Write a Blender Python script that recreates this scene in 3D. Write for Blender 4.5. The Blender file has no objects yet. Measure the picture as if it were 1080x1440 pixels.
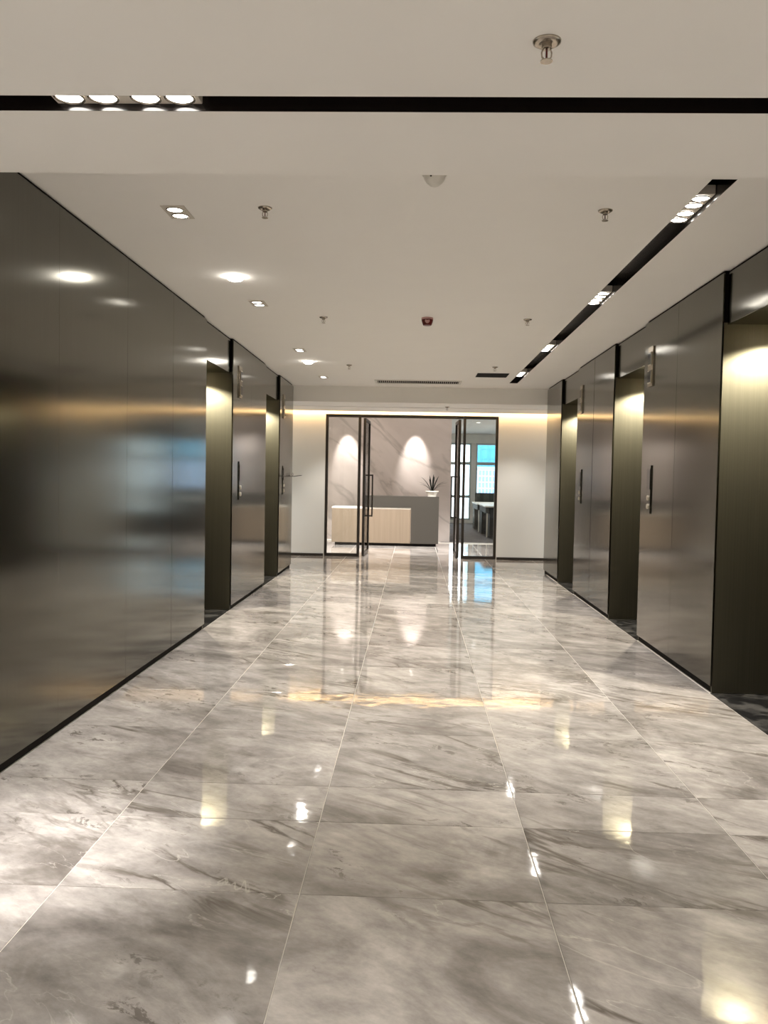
import bpy, bmesh, math, random
from mathutils import Vector, Matrix
random.seed(7)
PI = math.pi
sc = bpy.context.scene
COL = sc.collection

# ------------------------------------------------------------------ camera
cam_data = bpy.data.cameras.new('camera')
cam_data.sensor_fit = 'VERTICAL'
cam_data.sensor_height = 36.0
cam_data.lens = 36.0 * 1200.0 / 1440.0
cam_data.clip_start = 0.05
cam_data.clip_end = 2000
cam = bpy.data.objects.new('camera', cam_data)
COL.objects.link(cam)
yaw, pit, rol = -0.0342, -0.0392, 0.0186
fw = Vector((math.sin(yaw)*math.cos(pit), math.cos(yaw)*math.cos(pit), math.sin(pit)))
r0 = Vector((math.cos(yaw), -math.sin(yaw), 0)); u0 = r0.cross(fw)
rv = math.cos(rol)*r0 + math.sin(rol)*u0
uv_ = -math.sin(rol)*r0 + math.cos(rol)*u0
cam.matrix_world = Matrix(((rv.x, uv_.x, -fw.x, 0), (rv.y, uv_.y, -fw.y, 0), (rv.z, uv_.z, -fw.z, 1.36), (0, 0, 0, 1)))
sc.camera = cam

# ------------------------------------------------------------------ world, exposure
W = bpy.data.worlds.new('sky'); sc.world = W; W.use_nodes = True
bg = W.node_tree.nodes['Background']
bg.inputs[0].default_value = (0.80, 0.93, 1.0, 1)
bg.inputs[1].default_value = 1.1
sc.view_settings.view_transform = 'Standard'
sc.view_settings.look = 'None'
sc.view_settings.gamma = 1.0
sc.view_settings.use_curve_mapping = False
sc.view_settings.exposure = 1.82
sc.cycles.max_bounces = 14
sc.cycles.diffuse_bounces = 8
sc.cycles.glossy_bounces = 6
sc.cycles.transmission_bounces = 10
sc.cycles.sample_clamp_indirect = 6.0

# lamp powers (watts) and colours, all in one place
WARM = (1.0, 0.96, 0.915)
P_TWIN, P_MODULE, P_NEAR, P_DOME, P_NICHE, P_MARBLE, P_REAR = 58, 34, 72, 12, 60, 60, 40

# ------------------------------------------------------------------ helpers
def mat(name):
    m = bpy.data.materials.new(name); m.use_nodes = True
    nt = m.node_tree
    return m, nt, nt.nodes['Principled BSDF']

def node(nt, kind, **kw):
    n = nt.nodes.new(kind)
    for k, v in kw.items():
        setattr(n, k, v)
    return n

def plain(name, col, rough=0.5, metal=0.0, spec=0.5, grain=0.0, scale=40.0):
    m, nt, b = mat(name)
    b.inputs['Roughness'].default_value = rough
    b.inputs['Metallic'].default_value = metal
    b.inputs['Specular IOR Level'].default_value = spec
    if grain:
        tc = node(nt, 'ShaderNodeNewGeometry')
        nz = node(nt, 'ShaderNodeTexNoise'); nz.inputs['Scale'].default_value = scale; nz.inputs['Detail'].default_value = 4
        nt.links.new(tc.outputs['Position'], nz.inputs['Vector'])
        mx = node(nt, 'ShaderNodeMix', data_type='RGBA')
        mx.inputs[6].default_value = tuple(c*(1-grain) for c in col) + (1,)
        mx.inputs[7].default_value = tuple(min(1, c*(1+grain)) for c in col) + (1,)
        nt.links.new(nz.outputs['Fac'], mx.inputs[0])
        nt.links.new(mx.outputs[2], b.inputs['Base Color'])
    else:
        b.inputs['Base Color'].default_value = tuple(col) + (1,)
    return m

def emit(name, col, strength):
    m, nt, b = mat(name)
    b.inputs['Base Color'].default_value = (0.8, 0.8, 0.8, 1)
    b.inputs['Emission Color'].default_value = tuple(col) + (1,)
    b.inputs['Emission Strength'].default_value = strength
    return m

def set_uv(bm):
    uv = bm.loops.layers.uv.verify()
    for f in bm.faces:
        n = f.normal; a = (abs(n.x), abs(n.y), abs(n.z)); k = a.index(max(a))
        for l in f.loops:
            c = l.vert.co
            l[uv].uv = ((c.y, c.z), (c.x, c.z), (c.x, c.y))[k]

def finish(name, bm, m, parent=None, loc=(0, 0, 0), smooth=False):
    bm.normal_update(); set_uv(bm)
    me = bpy.data.meshes.new(name)
    bm.to_mesh(me); bm.free()
    me.materials.append(m)
    if smooth:
        for p in me.polygons: p.use_smooth = True
    return link(name, me, parent, loc)

def link(name, me, parent=None, loc=(0, 0, 0), rot=(0, 0, 0)):
    o = bpy.data.objects.new(name, me)
    COL.objects.link(o)
    o.location = loc; o.rotation_euler = rot
    if parent: o.parent = parent
    return o

def bx(bm, x0, x1, y0, y1, z0, z1, bevel=0.0):
    if x1 < x0: x0, x1 = x1, x0
    v = [bm.verts.new((x, y, z)) for z in (z0, z1) for y in (y0, y1) for x in (x0, x1)]
    fs = [bm.faces.new([v[i] for i in q]) for q in ((0, 2, 3, 1), (4, 5, 7, 6), (0, 1, 5, 4), (2, 6, 7, 3), (0, 4, 6, 2), (1, 3, 7, 5))]
    if bevel:
        es = list({e for f in fs for e in f.edges})
        bmesh.ops.bevel(bm, geom=es, offset=bevel, segments=1, affect='EDGES')

CACHE = {}
def box(name, x0, x1, y0, y1, z0, z1, m, parent=None, bevel=0.0):
    """one box as its own object, origin at its centre; alike boxes share mesh data (parent is at the world origin)"""
    if x1 < x0: x0, x1 = x1, x0
    s = (round(x1-x0, 4), round(y1-y0, 4), round(z1-z0, 4)); key = (s, m.name, bevel)
    c = ((x0+x1)/2, (y0+y1)/2, (z0+z1)/2)
    if key not in CACHE:
        bm = bmesh.new(); bx(bm, -s[0]/2, s[0]/2, -s[1]/2, s[1]/2, -s[2]/2, s[2]/2, bevel)
        o = finish(name, bm, m, parent, c); CACHE[key] = o.data
        return o
    return link(name, CACHE[key], parent, c)

def lathe(bm, prof, seg=20, c=(0, 0, 0)):
    rings = []
    for r, z in prof:
        rings.append([bm.verts.new((c[0]+r*math.cos(2*PI*i/seg), c[1]+r*math.sin(2*PI*i/seg), c[2]+z)) for i in range(seg)] if r > 1e-6
                     else [bm.verts.new((c[0], c[1], c[2]+z))])
    for a, b in zip(rings[:-1], rings[1:]):
        for i in range(seg):
            j = (i+1) % seg
            if len(a) == 1 and len(b) == 1: continue
            if len(a) == 1: bm.faces.new((a[0], b[j], b[i]))
            elif len(b) == 1: bm.faces.new((a[i], a[j], b[0]))
            else: bm.faces.new((a[i], a[j], b[j], b[i]))
    bmesh.ops.recalc_face_normals(bm, faces=bm.faces)

def tube(bm, pts, r, seg=6):
    rings = []
    pts = [Vector(p) for p in pts]
    for i, p in enumerate(pts):
        d = (pts[min(i+1, len(pts)-1)] - pts[max(i-1, 0)]).normalized()
        up = Vector((0, 0, 1)) if abs(d.z) < 0.9 else Vector((1, 0, 0))
        a = d.cross(up).normalized(); b = a.cross(d)
        rings.append([bm.verts.new(p + r*(math.cos(2*PI*k/seg)*a + math.sin(2*PI*k/seg)*b)) for k in range(seg)])
    for q, s in zip(rings[:-1], rings[1:]):
        for k in range(seg):
            bm.faces.new((q[k], q[(k+1) % seg], s[(k+1) % seg], s[k]))
    bm.faces.new(rings[0][::-1]); bm.faces.new(rings[-1])
    bmesh.ops.recalc_face_normals(bm, faces=bm.faces)

def tag(o, label=None, cat=None, group=None, kind=None):
    if label: o['label'] = label
    if cat: o['category'] = cat
    if group: o['group'] = group
    if kind: o['kind'] = kind
    return o

def thing(name, label, cat, loc=(0, 0, 0), rotz=0.0, group=None):
    o = bpy.data.objects.new(name, None); COL.objects.link(o)
    o.empty_display_size = 0.1
    o.location = loc; o.rotation_euler = (0, 0, rotz)
    return tag(o, label, cat, group)

def struct(name, bm, m, label, cat):
    return tag(finish(name, bm, m), label, cat, None, 'structure')

def copy_thing(root, loc, label, group=None, rotz=None):
    r = root.copy(); COL.objects.link(r); r.location = loc
    if rotz is not None: r.rotation_euler = (0, 0, rotz)
    r['label'] = label
    if group: r['group'] = group
    for ch in list(root.children):
        c = ch.copy(); COL.objects.link(c); c.parent = r
        for g in list(ch.children):
            d = g.copy(); COL.objects.link(d); d.parent = c
    return r

def spot(loc, power, size_deg, blend=0.6, aim=(0, 0, -1), col=WARM, radius=0.03, parent=None, name='lamp_light'):
    l = bpy.data.lights.new(name, 'SPOT'); l.energy = power; l.color = col
    l.spot_size = math.radians(size_deg); l.spot_blend = blend; l.shadow_soft_size = radius
    o = bpy.data.objects.new(name, l); COL.objects.link(o)
    o.location = loc
    o.rotation_euler = Vector(aim).to_track_quat('-Z', 'Y').to_euler()
    if parent: o.parent = parent
    return o

def area(loc, sx, sy, power, aim, col=WARM, parent=None, name='lamp_light'):
    l = bpy.data.lights.new(name, 'AREA'); l.shape = 'RECTANGLE'; l.size = sx; l.size_y = sy; l.energy = power; l.color = col
    o = bpy.data.objects.new(name, l); COL.objects.link(o)
    o.location = loc; o.rotation_euler = Vector(aim).to_track_quat('-Z', 'Y').to_euler()
    if parent: o.parent = parent
    return o

# ------------------------------------------------------------------ materials
def make_bronze(name, base, rough=0.27, aniso=0.6):
    m, nt, b = mat(name)
    b.inputs['Metallic'].default_value = 1.0
    b.inputs['Roughness'].default_value = rough
    b.inputs['Anisotropic'].default_value = aniso
    tg = node(nt, 'ShaderNodeTangent', direction_type='UV_MAP')
    nt.links.new(tg.outputs[0], b.inputs['Tangent'])
    b.inputs['Anisotropic Rotation'].default_value = 0.0
    geo = node(nt, 'ShaderNodeNewGeometry')
    mp = node(nt, 'ShaderNodeMapping'); mp.inputs['Scale'].default_value = (160, 160, 1.2)
    nz = node(nt, 'ShaderNodeTexNoise'); nz.inputs['Scale'].default_value = 1.0; nz.inputs['Detail'].default_value = 3
    nt.links.new(geo.outputs['Position'], mp.inputs['Vector']); nt.links.new(mp.outputs[0], nz.inputs['Vector'])
    mx = node(nt, 'ShaderNodeMix', data_type='RGBA')
    mx.inputs[6].default_value = tuple(c*0.86 for c in base)+(1,); mx.inputs[7].default_value = tuple(c*1.14 for c in base)+(1,)
    nt.links.new(nz.outputs['Fac'], mx.inputs[0]); nt.links.new(mx.outputs[2], b.inputs['Base Color'])
    return m
M_BRONZE = make_bronze('brushed_bronze', (0.134, 0.129, 0.107), 0.14, 0.4)
M_JAMB = make_bronze('satin_bronze', (0.115, 0.107, 0.080), 0.5, 0.0)
M_BRONZE_TRIM = make_bronze('bronze_trim', (0.42, 0.36, 0.28), 0.2)
M_BLACK = plain('black_gap', (0.012, 0.010, 0.009), 0.8, spec=0.08)
M_SLOT = plain('gloss_black_channel', (0.012, 0.009, 0.008), 0.22)
M_CEIL = plain('ceiling_paint', (0.92, 0.90, 0.865), 0.9, spec=0.2, grain=0.015, scale=3)
M_WALL = plain('white_wall_paint', (0.82, 0.79, 0.73), 0.75, spec=0.25, grain=0.01, scale=5)
M_WHITE = plain('white_plastic', (0.72, 0.70, 0.65), 0.4)
M_LAMPTRIM = plain('grey_white_lamp_trim', (0.62, 0.57, 0.50), 0.45)
M_CHROME = plain('dull_chrome', (0.45, 0.40, 0.34), 0.25, metal=1)
M_STEEL = plain('satin_steel', (0.62, 0.58, 0.50), 0.3, metal=1)
M_DARKFRAME = plain('dark_bronze_frame', (0.055, 0.047, 0.040), 0.35, metal=0.6)
M_SCREEN = plain('black_display', (0.008, 0.008, 0.008), 0.12)
M_RED = plain('red_plastic', (0.10, 0.006, 0.006), 0.35)
M_PINK = plain('translucent_pale_red_plastic', (0.55, 0.32, 0.30), 0.4)
M_GROUT = plain('pale_grout', (0.74, 0.70, 0.64), 0.5, grain=0.05)
M_DSTONE_GREY = plain('grey_counter_laminate', (0.050, 0.045, 0.038), 0.42, grain=0.06, scale=60)
M_LENS = emit('lamp_lens', (1.0, 0.95, 0.86), 4.0)
M_LENS_MODULE = emit('module_lens', (1.0, 0.95, 0.88), 9.0)
M_LENS_SOFT = emit('dome_diffuser', (1.0, 0.95, 0.86), 16.0)
M_LED = emit('led_strip', (1.0, 0.68, 0.32), 2.6)
M_WORKTOP = plain('white_worktop', (0.80, 0.77, 0.70), 0.35)
M_DARKDESK = plain('charcoal_laminate', (0.022, 0.024, 0.026), 0.5, grain=0.08)
M_SCREENFAB = plain('dark_green_grey_fabric', (0.03, 0.037, 0.033), 0.9, grain=0.1, scale=120)
M_ALU = plain('pale_aluminium', (0.42, 0.46, 0.44), 0.4, metal=0.3)
M_LEAF = plain('dark_leaf', (0.006, 0.008, 0.005), 0.4, grain=0.2)
M_POT = plain('white_glazed_pot', (0.78, 0.74, 0.66), 0.25)

def make_glass(name, tint):
    m = bpy.data.materials.new(name); m.use_nodes = True; nt = m.node_tree
    nt.nodes.remove(nt.nodes['Principled BSDF']); out = nt.nodes['Material Output']
    tr = node(nt, 'ShaderNodeBsdfTransparent'); tr.inputs[0].default_value = tuple(tint)+(1,)
    gl = node(nt, 'ShaderNodeBsdfGlossy'); gl.inputs['Roughness'].default_value = 0.0
    fr = node(nt, 'ShaderNodeFresnel'); fr.inputs[0].default_value = 1.5
    mx = node(nt, 'ShaderNodeMixShader')
    nt.links.new(fr.outputs[0], mx.inputs[0]); nt.links.new(tr.outputs[0], mx.inputs[1]); nt.links.new(gl.outputs[0], mx.inputs[2])
    nt.links.new(mx.outputs[0], out.inputs[0])
    return m
M_GLASS = make_glass('clear_glass', (0.96, 0.97, 0.965))

def make_marble_floor():
    m, nt, b = mat('polished_grey_marble')
    L = nt.links.new
    geo = node(nt, 'ShaderNodeNewGeometry'); oi = node(nt, 'ShaderNodeObjectInfo')
    off = node(nt, 'ShaderNodeVectorMath', operation='SCALE'); off.inputs[0].default_value = (37.0, 61.0, 23.0)
    L(oi.outputs['Random'], off.inputs['Scale'])
    add = node(nt, 'ShaderNodeVectorMath', operation='ADD'); L(geo.outputs['Position'], add.inputs[0]); L(off.outputs[0], add.inputs[1])
    # rotate so that X runs along the veins (0.8,-0.6), stretch along it
    mp = node(nt, 'ShaderNodeMapping'); mp.inputs['Rotation'].default_value = (0, 0, math.radians(33)); mp.inputs['Scale'].default_value = (1, 1, 1)
    L(add.outputs[0], mp.inputs['Vector'])
    st = node(nt, 'ShaderNodeMapping'); st.inputs['Scale'].default_value = (0.85, 1.5, 1); L(mp.outputs[0], st.inputs['Vector'])
    cloud = node(nt, 'ShaderNodeTexNoise'); cloud.inputs['Scale'].default_value = 1.5; cloud.inputs['Detail'].default_value = 8; cloud.inputs['Roughness'].default_value = 0.62; cloud.inputs['Distortion'].default_value = 0.9
    L(st.outputs[0], cloud.inputs['Vector'])
    ramp = node(nt, 'ShaderNodeValToRGB')
    e = ramp.color_ramp.elements
    e[0].position = 0.30; e[0].color = (0.235, 0.21, 0.193, 1)
    e[1].position = 0.66; e[1].color = (0.60, 0.56, 0.527, 1)
    x = e.new(0.43); x.color = (0.36, 0.33, 0.309, 1)
    x = e.new(0.52); x.color = (0.465, 0.43, 0.405, 1)
    L(cloud.outputs['Fac'], ramp.inputs[0])
    # fine mottling
    mot = node(nt, 'ShaderNodeTexNoise'); mot.inputs['Scale'].default_value = 7; mot.inputs['Detail'].default_value = 8; mot.inputs['Roughness'].default_value = 0.7
    L(st.outputs[0], mot.inputs['Vector'])
    r2 = node(nt, 'ShaderNodeMapRange'); r2.inputs['From Min'].default_value = 0.3; r2.inputs['From Max'].default_value = 0.7; r2.inputs['To Min'].default_value = 0.66; r2.inputs['To Max'].default_value = 1.2
    L(mot.outputs['Fac'], r2.inputs[0])
    mul = node(nt, 'ShaderNodeVectorMath', operation='SCALE'); L(ramp.outputs[0], mul.inputs[0])
    tv = node(nt, 'ShaderNodeMapRange'); tv.inputs['To Min'].default_value = 0.86; tv.inputs['To Max'].default_value = 1.04; L(oi.outputs['Random'], tv.inputs[0])
    tm = node(nt, 'ShaderNodeMath', operation='MULTIPLY'); L(r2.outputs[0], tm.inputs[0]); L(tv.outputs[0], tm.inputs[1]); L(tm.outputs[0], mul.inputs['Scale'])
    # dark veins: ridges of a warped noise
    st2 = node(nt, 'ShaderNodeMapping'); st2.inputs['Scale'].default_value = (0.55, 1.7, 1); L(mp.outputs[0], st2.inputs['Vector'])
    vn = node(nt, 'ShaderNodeTexNoise'); vn.inputs['Scale'].default_value = 1.5; vn.inputs['Detail'].default_value = 6; vn.inputs['Roughness'].default_value = 0.55; vn.inputs['Distortion'].default_value = 0.9
    L(st2.outputs[0], vn.inputs['Vector'])
    d = node(nt, 'ShaderNodeMath', operation='SUBTRACT'); L(vn.outputs['Fac'], d.inputs[0]); d.inputs[1].default_value = 0.47
    ab = node(nt, 'ShaderNodeMath', operation='ABSOLUTE'); L(d.outputs[0], ab.inputs[0])
    vr = node(nt, 'ShaderNodeMapRange'); vr.inputs['From Min'].default_value = 0.0; vr.inputs['From Max'].default_value = 0.035; vr.inputs['To Min'].default_value = 1.0; vr.inputs['To Max'].default_value = 0.0
    L(ab.outputs[0], vr.inputs[0])
    gate = node(nt, 'ShaderNodeTexNoise'); gate.inputs['Scale'].default_value = 1.3; gate.inputs['Detail'].default_value = 3; L(add.outputs[0], gate.inputs['Vector'])
    gr = node(nt, 'ShaderNodeMapRange'); gr.inputs['From Min'].default_value = 0.45; gr.inputs['From Max'].default_value = 0.62; L(gate.outputs['Fac'], gr.inputs[0])
    vm = node(nt, 'ShaderNodeMath', operation='MULTIPLY'); L(vr.outputs[0], vm.inputs[0]); L(gr.outputs[0], vm.inputs[1])
    vs = node(nt, 'ShaderNodeMath', operation='MULTIPLY'); L(vm.outputs[0], vs.inputs[0]); vs.inputs[1].default_value = 1.1
    mx = node(nt, 'ShaderNodeMix', data_type='RGBA'); L(vs.outputs[0], mx.inputs[0]); L(mul.outputs[0], mx.inputs[6]); mx.inputs[7].default_value = (0.17, 0.148, 0.128, 1)
    # thin white veins
    wn = node(nt, 'ShaderNodeTexNoise'); wn.inputs['Scale'].default_value = 2.1; wn.inputs['Detail'].default_value = 7; wn.inputs['Distortion'].default_value = 1.2
    L(st2.outputs[0], wn.inputs['Vector'])
    d2 = node(nt, 'ShaderNodeMath', operation='SUBTRACT'); L(wn.outputs['Fac'], d2.inputs[0]); d2.inputs[1].default_value = 0.53
    ab2 = node(nt, 'ShaderNodeMath', operation='ABSOLUTE'); L(d2.outputs[0], ab2.inputs[0])
    wr = node(nt, 'ShaderNodeMapRange'); wr.inputs['From Max'].default_value = 0.006; wr.inputs['To Min'].default_value = 0.6; wr.inputs['To Max'].default_value = 0.0
    L(ab2.outputs[0], wr.inputs[0])
    wg = node(nt, 'ShaderNodeMath', operation='MULTIPLY'); L(wr.outputs[0], wg.inputs[0]); L(gr.outputs[0], wg.inputs[1])
    mx2 = node(nt, 'ShaderNodeMix', data_type='RGBA'); L(wg.outputs[0], mx2.inputs[0]); L(mx.outputs[2], mx2.inputs[6]); mx2.inputs[7].default_value = (0.72, 0.68, 0.62, 1)
    # broken dark flecks in patches
    fn = node(nt, 'ShaderNodeTexNoise'); fn.inputs['Scale'].default_value = 11; fn.inputs['Detail'].default_value = 9; fn.inputs['Roughness'].default_value = 0.72; fn.inputs['Distortion'].default_value = 0.6
    L(st.outputs[0], fn.inputs['Vector'])
    fr = node(nt, 'ShaderNodeMapRange'); fr.inputs['From Min'].default_value = 0.555; fr.inputs['From Max'].default_value = 0.60; L(fn.outputs['Fac'], fr.inputs[0])
    fg = node(nt, 'ShaderNodeTexNoise'); fg.inputs['Scale'].default_value = 1.9; fg.inputs['Detail'].default_value = 2; fo = node(nt, 'ShaderNodeVectorMath', operation='ADD'); fo.inputs[1].default_value = (5, 9, 2); L(st.outputs[0], fo.inputs[0]); L(fo.outputs[0], fg.inputs['Vector'])
    fgr = node(nt, 'ShaderNodeMapRange'); fgr.inputs['From Min'].default_value = 0.52; fgr.inputs['From Max'].default_value = 0.64; fgr.inputs['To Max'].default_value = 0.75; L(fg.outputs['Fac'], fgr.inputs[0])
    fm = node(nt, 'ShaderNodeMath', operation='MULTIPLY'); L(fr.outputs[0], fm.inputs[0]); L(fgr.outputs[0], fm.inputs[1])
    mx3 = node(nt, 'ShaderNodeMix', data_type='RGBA'); L(fm.outputs[0], mx3.inputs[0]); L(mx2.outputs[2], mx3.inputs[6]); mx3.inputs[7].default_value = (0.13, 0.112, 0.098, 1)
    L(mx3.outputs[2], b.inputs['Base Color'])
    b.inputs['Roughness'].default_value = 0.045
    b.inputs['IOR'].default_value = 1.62
    bn = node(nt, 'ShaderNodeTexNoise'); bn.inputs['Scale'].default_value = 7; bn.inputs['Detail'].default_value = 2; L(add.outputs[0], bn.inputs['Vector'])
    bp = node(nt, 'ShaderNodeBump'); bp.inputs['Strength'].default_value = 0.075; bp.inputs['Distance'].default_value = 0.01
    L(bn.outputs['Fac'], bp.inputs['Height']); L(bp.outputs[0], b.inputs['Normal'])
    return m
M_FLOOR = make_marble_floor()

def make_wall_marble():
    m, nt, b = mat('grey_white_wall_marble'); L = nt.links.new
    geo = node(nt, 'ShaderNodeNewGeometry')
    mp = node(nt, 'ShaderNodeMapping'); mp.inputs['Rotation'].default_value = (0, math.radians(-38), 0); mp.inputs['Location'].default_value = (3.1, 0, 1.7); L(geo.outputs['Position'], mp.inputs['Vector'])
    st = node(nt, 'ShaderNodeMapping'); st.inputs['Scale'].default_value = (0.35, 1, 1.0); L(mp.outputs[0], st.inputs['Vector'])
    n1 = node(nt, 'ShaderNodeTexNoise'); n1.inputs['Scale'].default_value = 1.4; n1.inputs['Detail'].default_value = 5; n1.inputs['Distortion'].default_value = 0.8; L(st.outputs[0], n1.inputs['Vector'])
    ramp = node(nt, 'ShaderNodeValToRGB'); e = ramp.color_ramp.elements
    e[0].position = 0.35; e[0].color = (0.52, 0.46, 0.435, 1); e[1].position = 0.65; e[1].color = (0.66, 0.595, 0.57, 1)
    L(n1.outputs['Fac'], ramp.inputs[0])
    n2 = node(nt, 'ShaderNodeTexNoise'); n2.inputs['Scale'].default_value = 0.75; n2.inputs['Detail'].default_value = 5; n2.inputs['Distortion'].default_value = 0.7; L(st.outputs[0], n2.inputs['Vector'])
    d = node(nt, 'ShaderNodeMath', operation='SUBTRACT'); L(n2.outputs['Fac'], d.inputs[0]); d.inputs[1].default_value = 0.5
    ab = node(nt, 'ShaderNodeMath', operation='ABSOLUTE'); L(d.outputs[0], ab.inputs[0])
    vr = node(nt, 'ShaderNodeMapRange'); vr.inputs['From Max'].default_value = 0.022; vr.inputs['To Min'].default_value = 0.38; vr.inputs['To Max'].default_value = 0; L(ab.outputs[0], vr.inputs[0])
    mx = node(nt, 'ShaderNodeMix', data_type='RGBA'); L(vr.outputs[0], mx.inputs[0]); L(ramp.outputs[0], mx.inputs[6]); mx.inputs[7].default_value = (0.20, 0.175, 0.16, 1)
    L(mx.outputs[2], b.inputs['Base Color']); b.inputs['Roughness'].default_value = 0.3
    return m
M_WMARBLE = make_wall_marble()

def make_darkstone():
    m, nt, b = mat('black_veined_stone'); L = nt.links.new
    geo = node(nt, 'ShaderNodeNewGeometry')
    n = node(nt, 'ShaderNodeTexNoise'); n.inputs['Scale'].default_value = 6; n.inputs['Detail'].default_value = 8; n.inputs['Distortion'].default_value = 1.2; L(geo.outputs['Position'], n.inputs['Vector'])
    ramp = node(nt, 'ShaderNodeValToRGB'); e = ramp.color_ramp.elements
    e[0].position = 0.45; e[0].color = (0.012, 0.012, 0.013, 1); e[1].position = 0.75; e[1].color = (0.12, 0.115, 0.11, 1)
    L(n.outputs['Fac'], ramp.inputs[0]); L(ramp.outputs[0], b.inputs['Base Color']); b.inputs['Roughness'].default_value = 0.2
    return m
M_DSTONE = make_darkstone()

def make_wood():
    m, nt, b = mat('pale_vertical_grain_wood'); L = nt.links.new
    geo = node(nt, 'ShaderNodeNewGeometry'); mp = node(nt, 'ShaderNodeMapping'); mp.inputs['Scale'].default_value = (26, 26, 0.8); L(geo.outputs['Position'], mp.inputs['Vector'])
    n = node(nt, 'ShaderNodeTexNoise'); n.inputs['Scale'].default_value = 1; n.inputs['Detail'].default_value = 4; L(mp.outputs[0], n.inputs['Vector'])
    ramp = node(nt, 'ShaderNodeValToRGB'); e = ramp.color_ramp.elements
    e[0].position = 0.3; e[0].color = (0.215, 0.166, 0.118, 1); e[1].position = 0.7; e[1].color = (0.25, 0.196, 0.143, 1)
    L(n.outputs['Fac'], ramp.inputs[0]); L(ramp.outputs[0], b.inputs['Base Color']); b.inputs['Roughness'].default_value = 0.5
    return m
M_WOOD = make_wood()

def make_carpet():
    m, nt, b = mat('grey_carpet'); L = nt.links.new
    geo = node(nt, 'ShaderNodeNewGeometry')
    n = node(nt, 'ShaderNodeTexNoise'); n.inputs['Scale'].default_value = 5; n.inputs['Detail'].default_value = 6; L(geo.outputs['Position'], n.inputs['Vector'])
    ramp = node(nt, 'ShaderNodeValToRGB'); e = ramp.color_ramp.elements
    e[0].position = 0.3; e[0].color = (0.07, 0.062, 0.065, 1); e[1].position = 0.7; e[1].color = (0.16, 0.145, 0.145, 1)
    L(n.outputs['Fac'], ramp.inputs[0]); L(ramp.outputs[0], b.inputs['Base Color']); b.inputs['Roughness'].default_value = 0.95
    return m
M_CARPET = make_carpet()

# ------------------------------------------------------------------ dimensions (metres; y runs down the corridor)
XL, XR = -1.827, 1.957           # faces of the metal walls
H, HLOW = 2.736, 2.50            # corridor ceiling, low ceilings at both ends
Y0, Y1 = 3.20, 12.78             # corridor ends
YB = 14.70                       # white end wall with the glass entrance
NICHE = 0.42
OPEN_L = [(7.44, 8.54), (10.45, 11.54)]
OPEN_R = [(4.45, 5.59), (7.43, 8.54), (10.42, 11.55)]
SIDE = 6.0                       # half width of the cross passages
YREAR = -6.0
XM, YM = 0.807, 18.70           # right edge and face of the marble wall

# ------------------------------------------------------------------ floor
bm = bmesh.new()
bx(bm, -SIDE, XM, YREAR, YM, -0.12, -0.0025); bx(bm, XM, SIDE, YREAR, 18.6, -0.12, -0.0025)
floor = struct('floor', bm, M_GROUT, 'polished grey veined marble tile floor running down the corridor', 'floor')
xs = [-1.146 + 0.8*k for k in range(-7, 9)]
ys = [2.7235 - 0.8*k for k in range(11, 0, -1)] + [2.7235, 3.3135, 3.7014] + [4.5064 + 0.8*k for k in range(0, 18)]
G = 0.0017
def tile(xa, xb, ya, yb):
    sx, sy = round(xb-xa-2*G, 4), round(yb-ya-2*G, 4)
    key = ('tile', sx, sy)
    if key not in CACHE:
        bm = bmesh.new(); c = 0.0012
        lo = [bm.verts.new((x*sx/2, y*sy/2, -0.012)) for x, y in ((-1, -1), (1, -1), (1, 1), (-1, 1))]
        md = [bm.verts.new((x*sx/2, y*sy/2, -c*0.6)) for x, y in ((-1, -1), (1, -1), (1, 1), (-1, 1))]
        hi = [bm.verts.new((x*(sx/2-c), y*(sy/2-c), 0)) for x, y in ((-1, -1), (1, -1), (1, 1), (-1, 1))]
        bm.faces.new(hi)
        for a, b in ((lo, md), (md, hi)):
            for i in range(4): bm.faces.new((a[i], a[(i+1) % 4], b[(i+1) % 4], b[i]))
        o = finish('tile', bm, M_FLOOR, floor); CACHE[key] = o.data
    else:
        o = link('tile', CACHE[key], floor)
    o.location = ((xa+xb)/2, (ya+yb)/2, 0)
    return o
for ya, yb in zip(ys[:-1], ys[1:]):
    if yb < -0.5 or ya >= 18.55: continue
    yb = min(yb, 18.6)
    mid = (ya+yb)/2
    if mid < Y0 - 0.1: lo, hi = -3.6, 3.6
    elif mid < Y1: lo, hi = XL-0.012, XR
    else: lo, hi = -3.6, 3.6
    edges = sorted(set([lo, hi] + [round(x, 4) for x in xs if lo + 0.03 < x < hi - 0.03]))
    for xa, xb in zip(edges[:-1], edges[1:]):
        tile(xa, xb, ya, yb)
# black stone in the lift niches
for s, ops, xw in ((-1, OPEN_L, XL-0.012), (1, OPEN_R, XR)):
    for ya, yb in ops:
        box('threshold_slab', xw + s*0.002, xw + s*(NICHE+0.2), ya, yb, -0.012, 0.0, M_DSTONE, floor)

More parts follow.
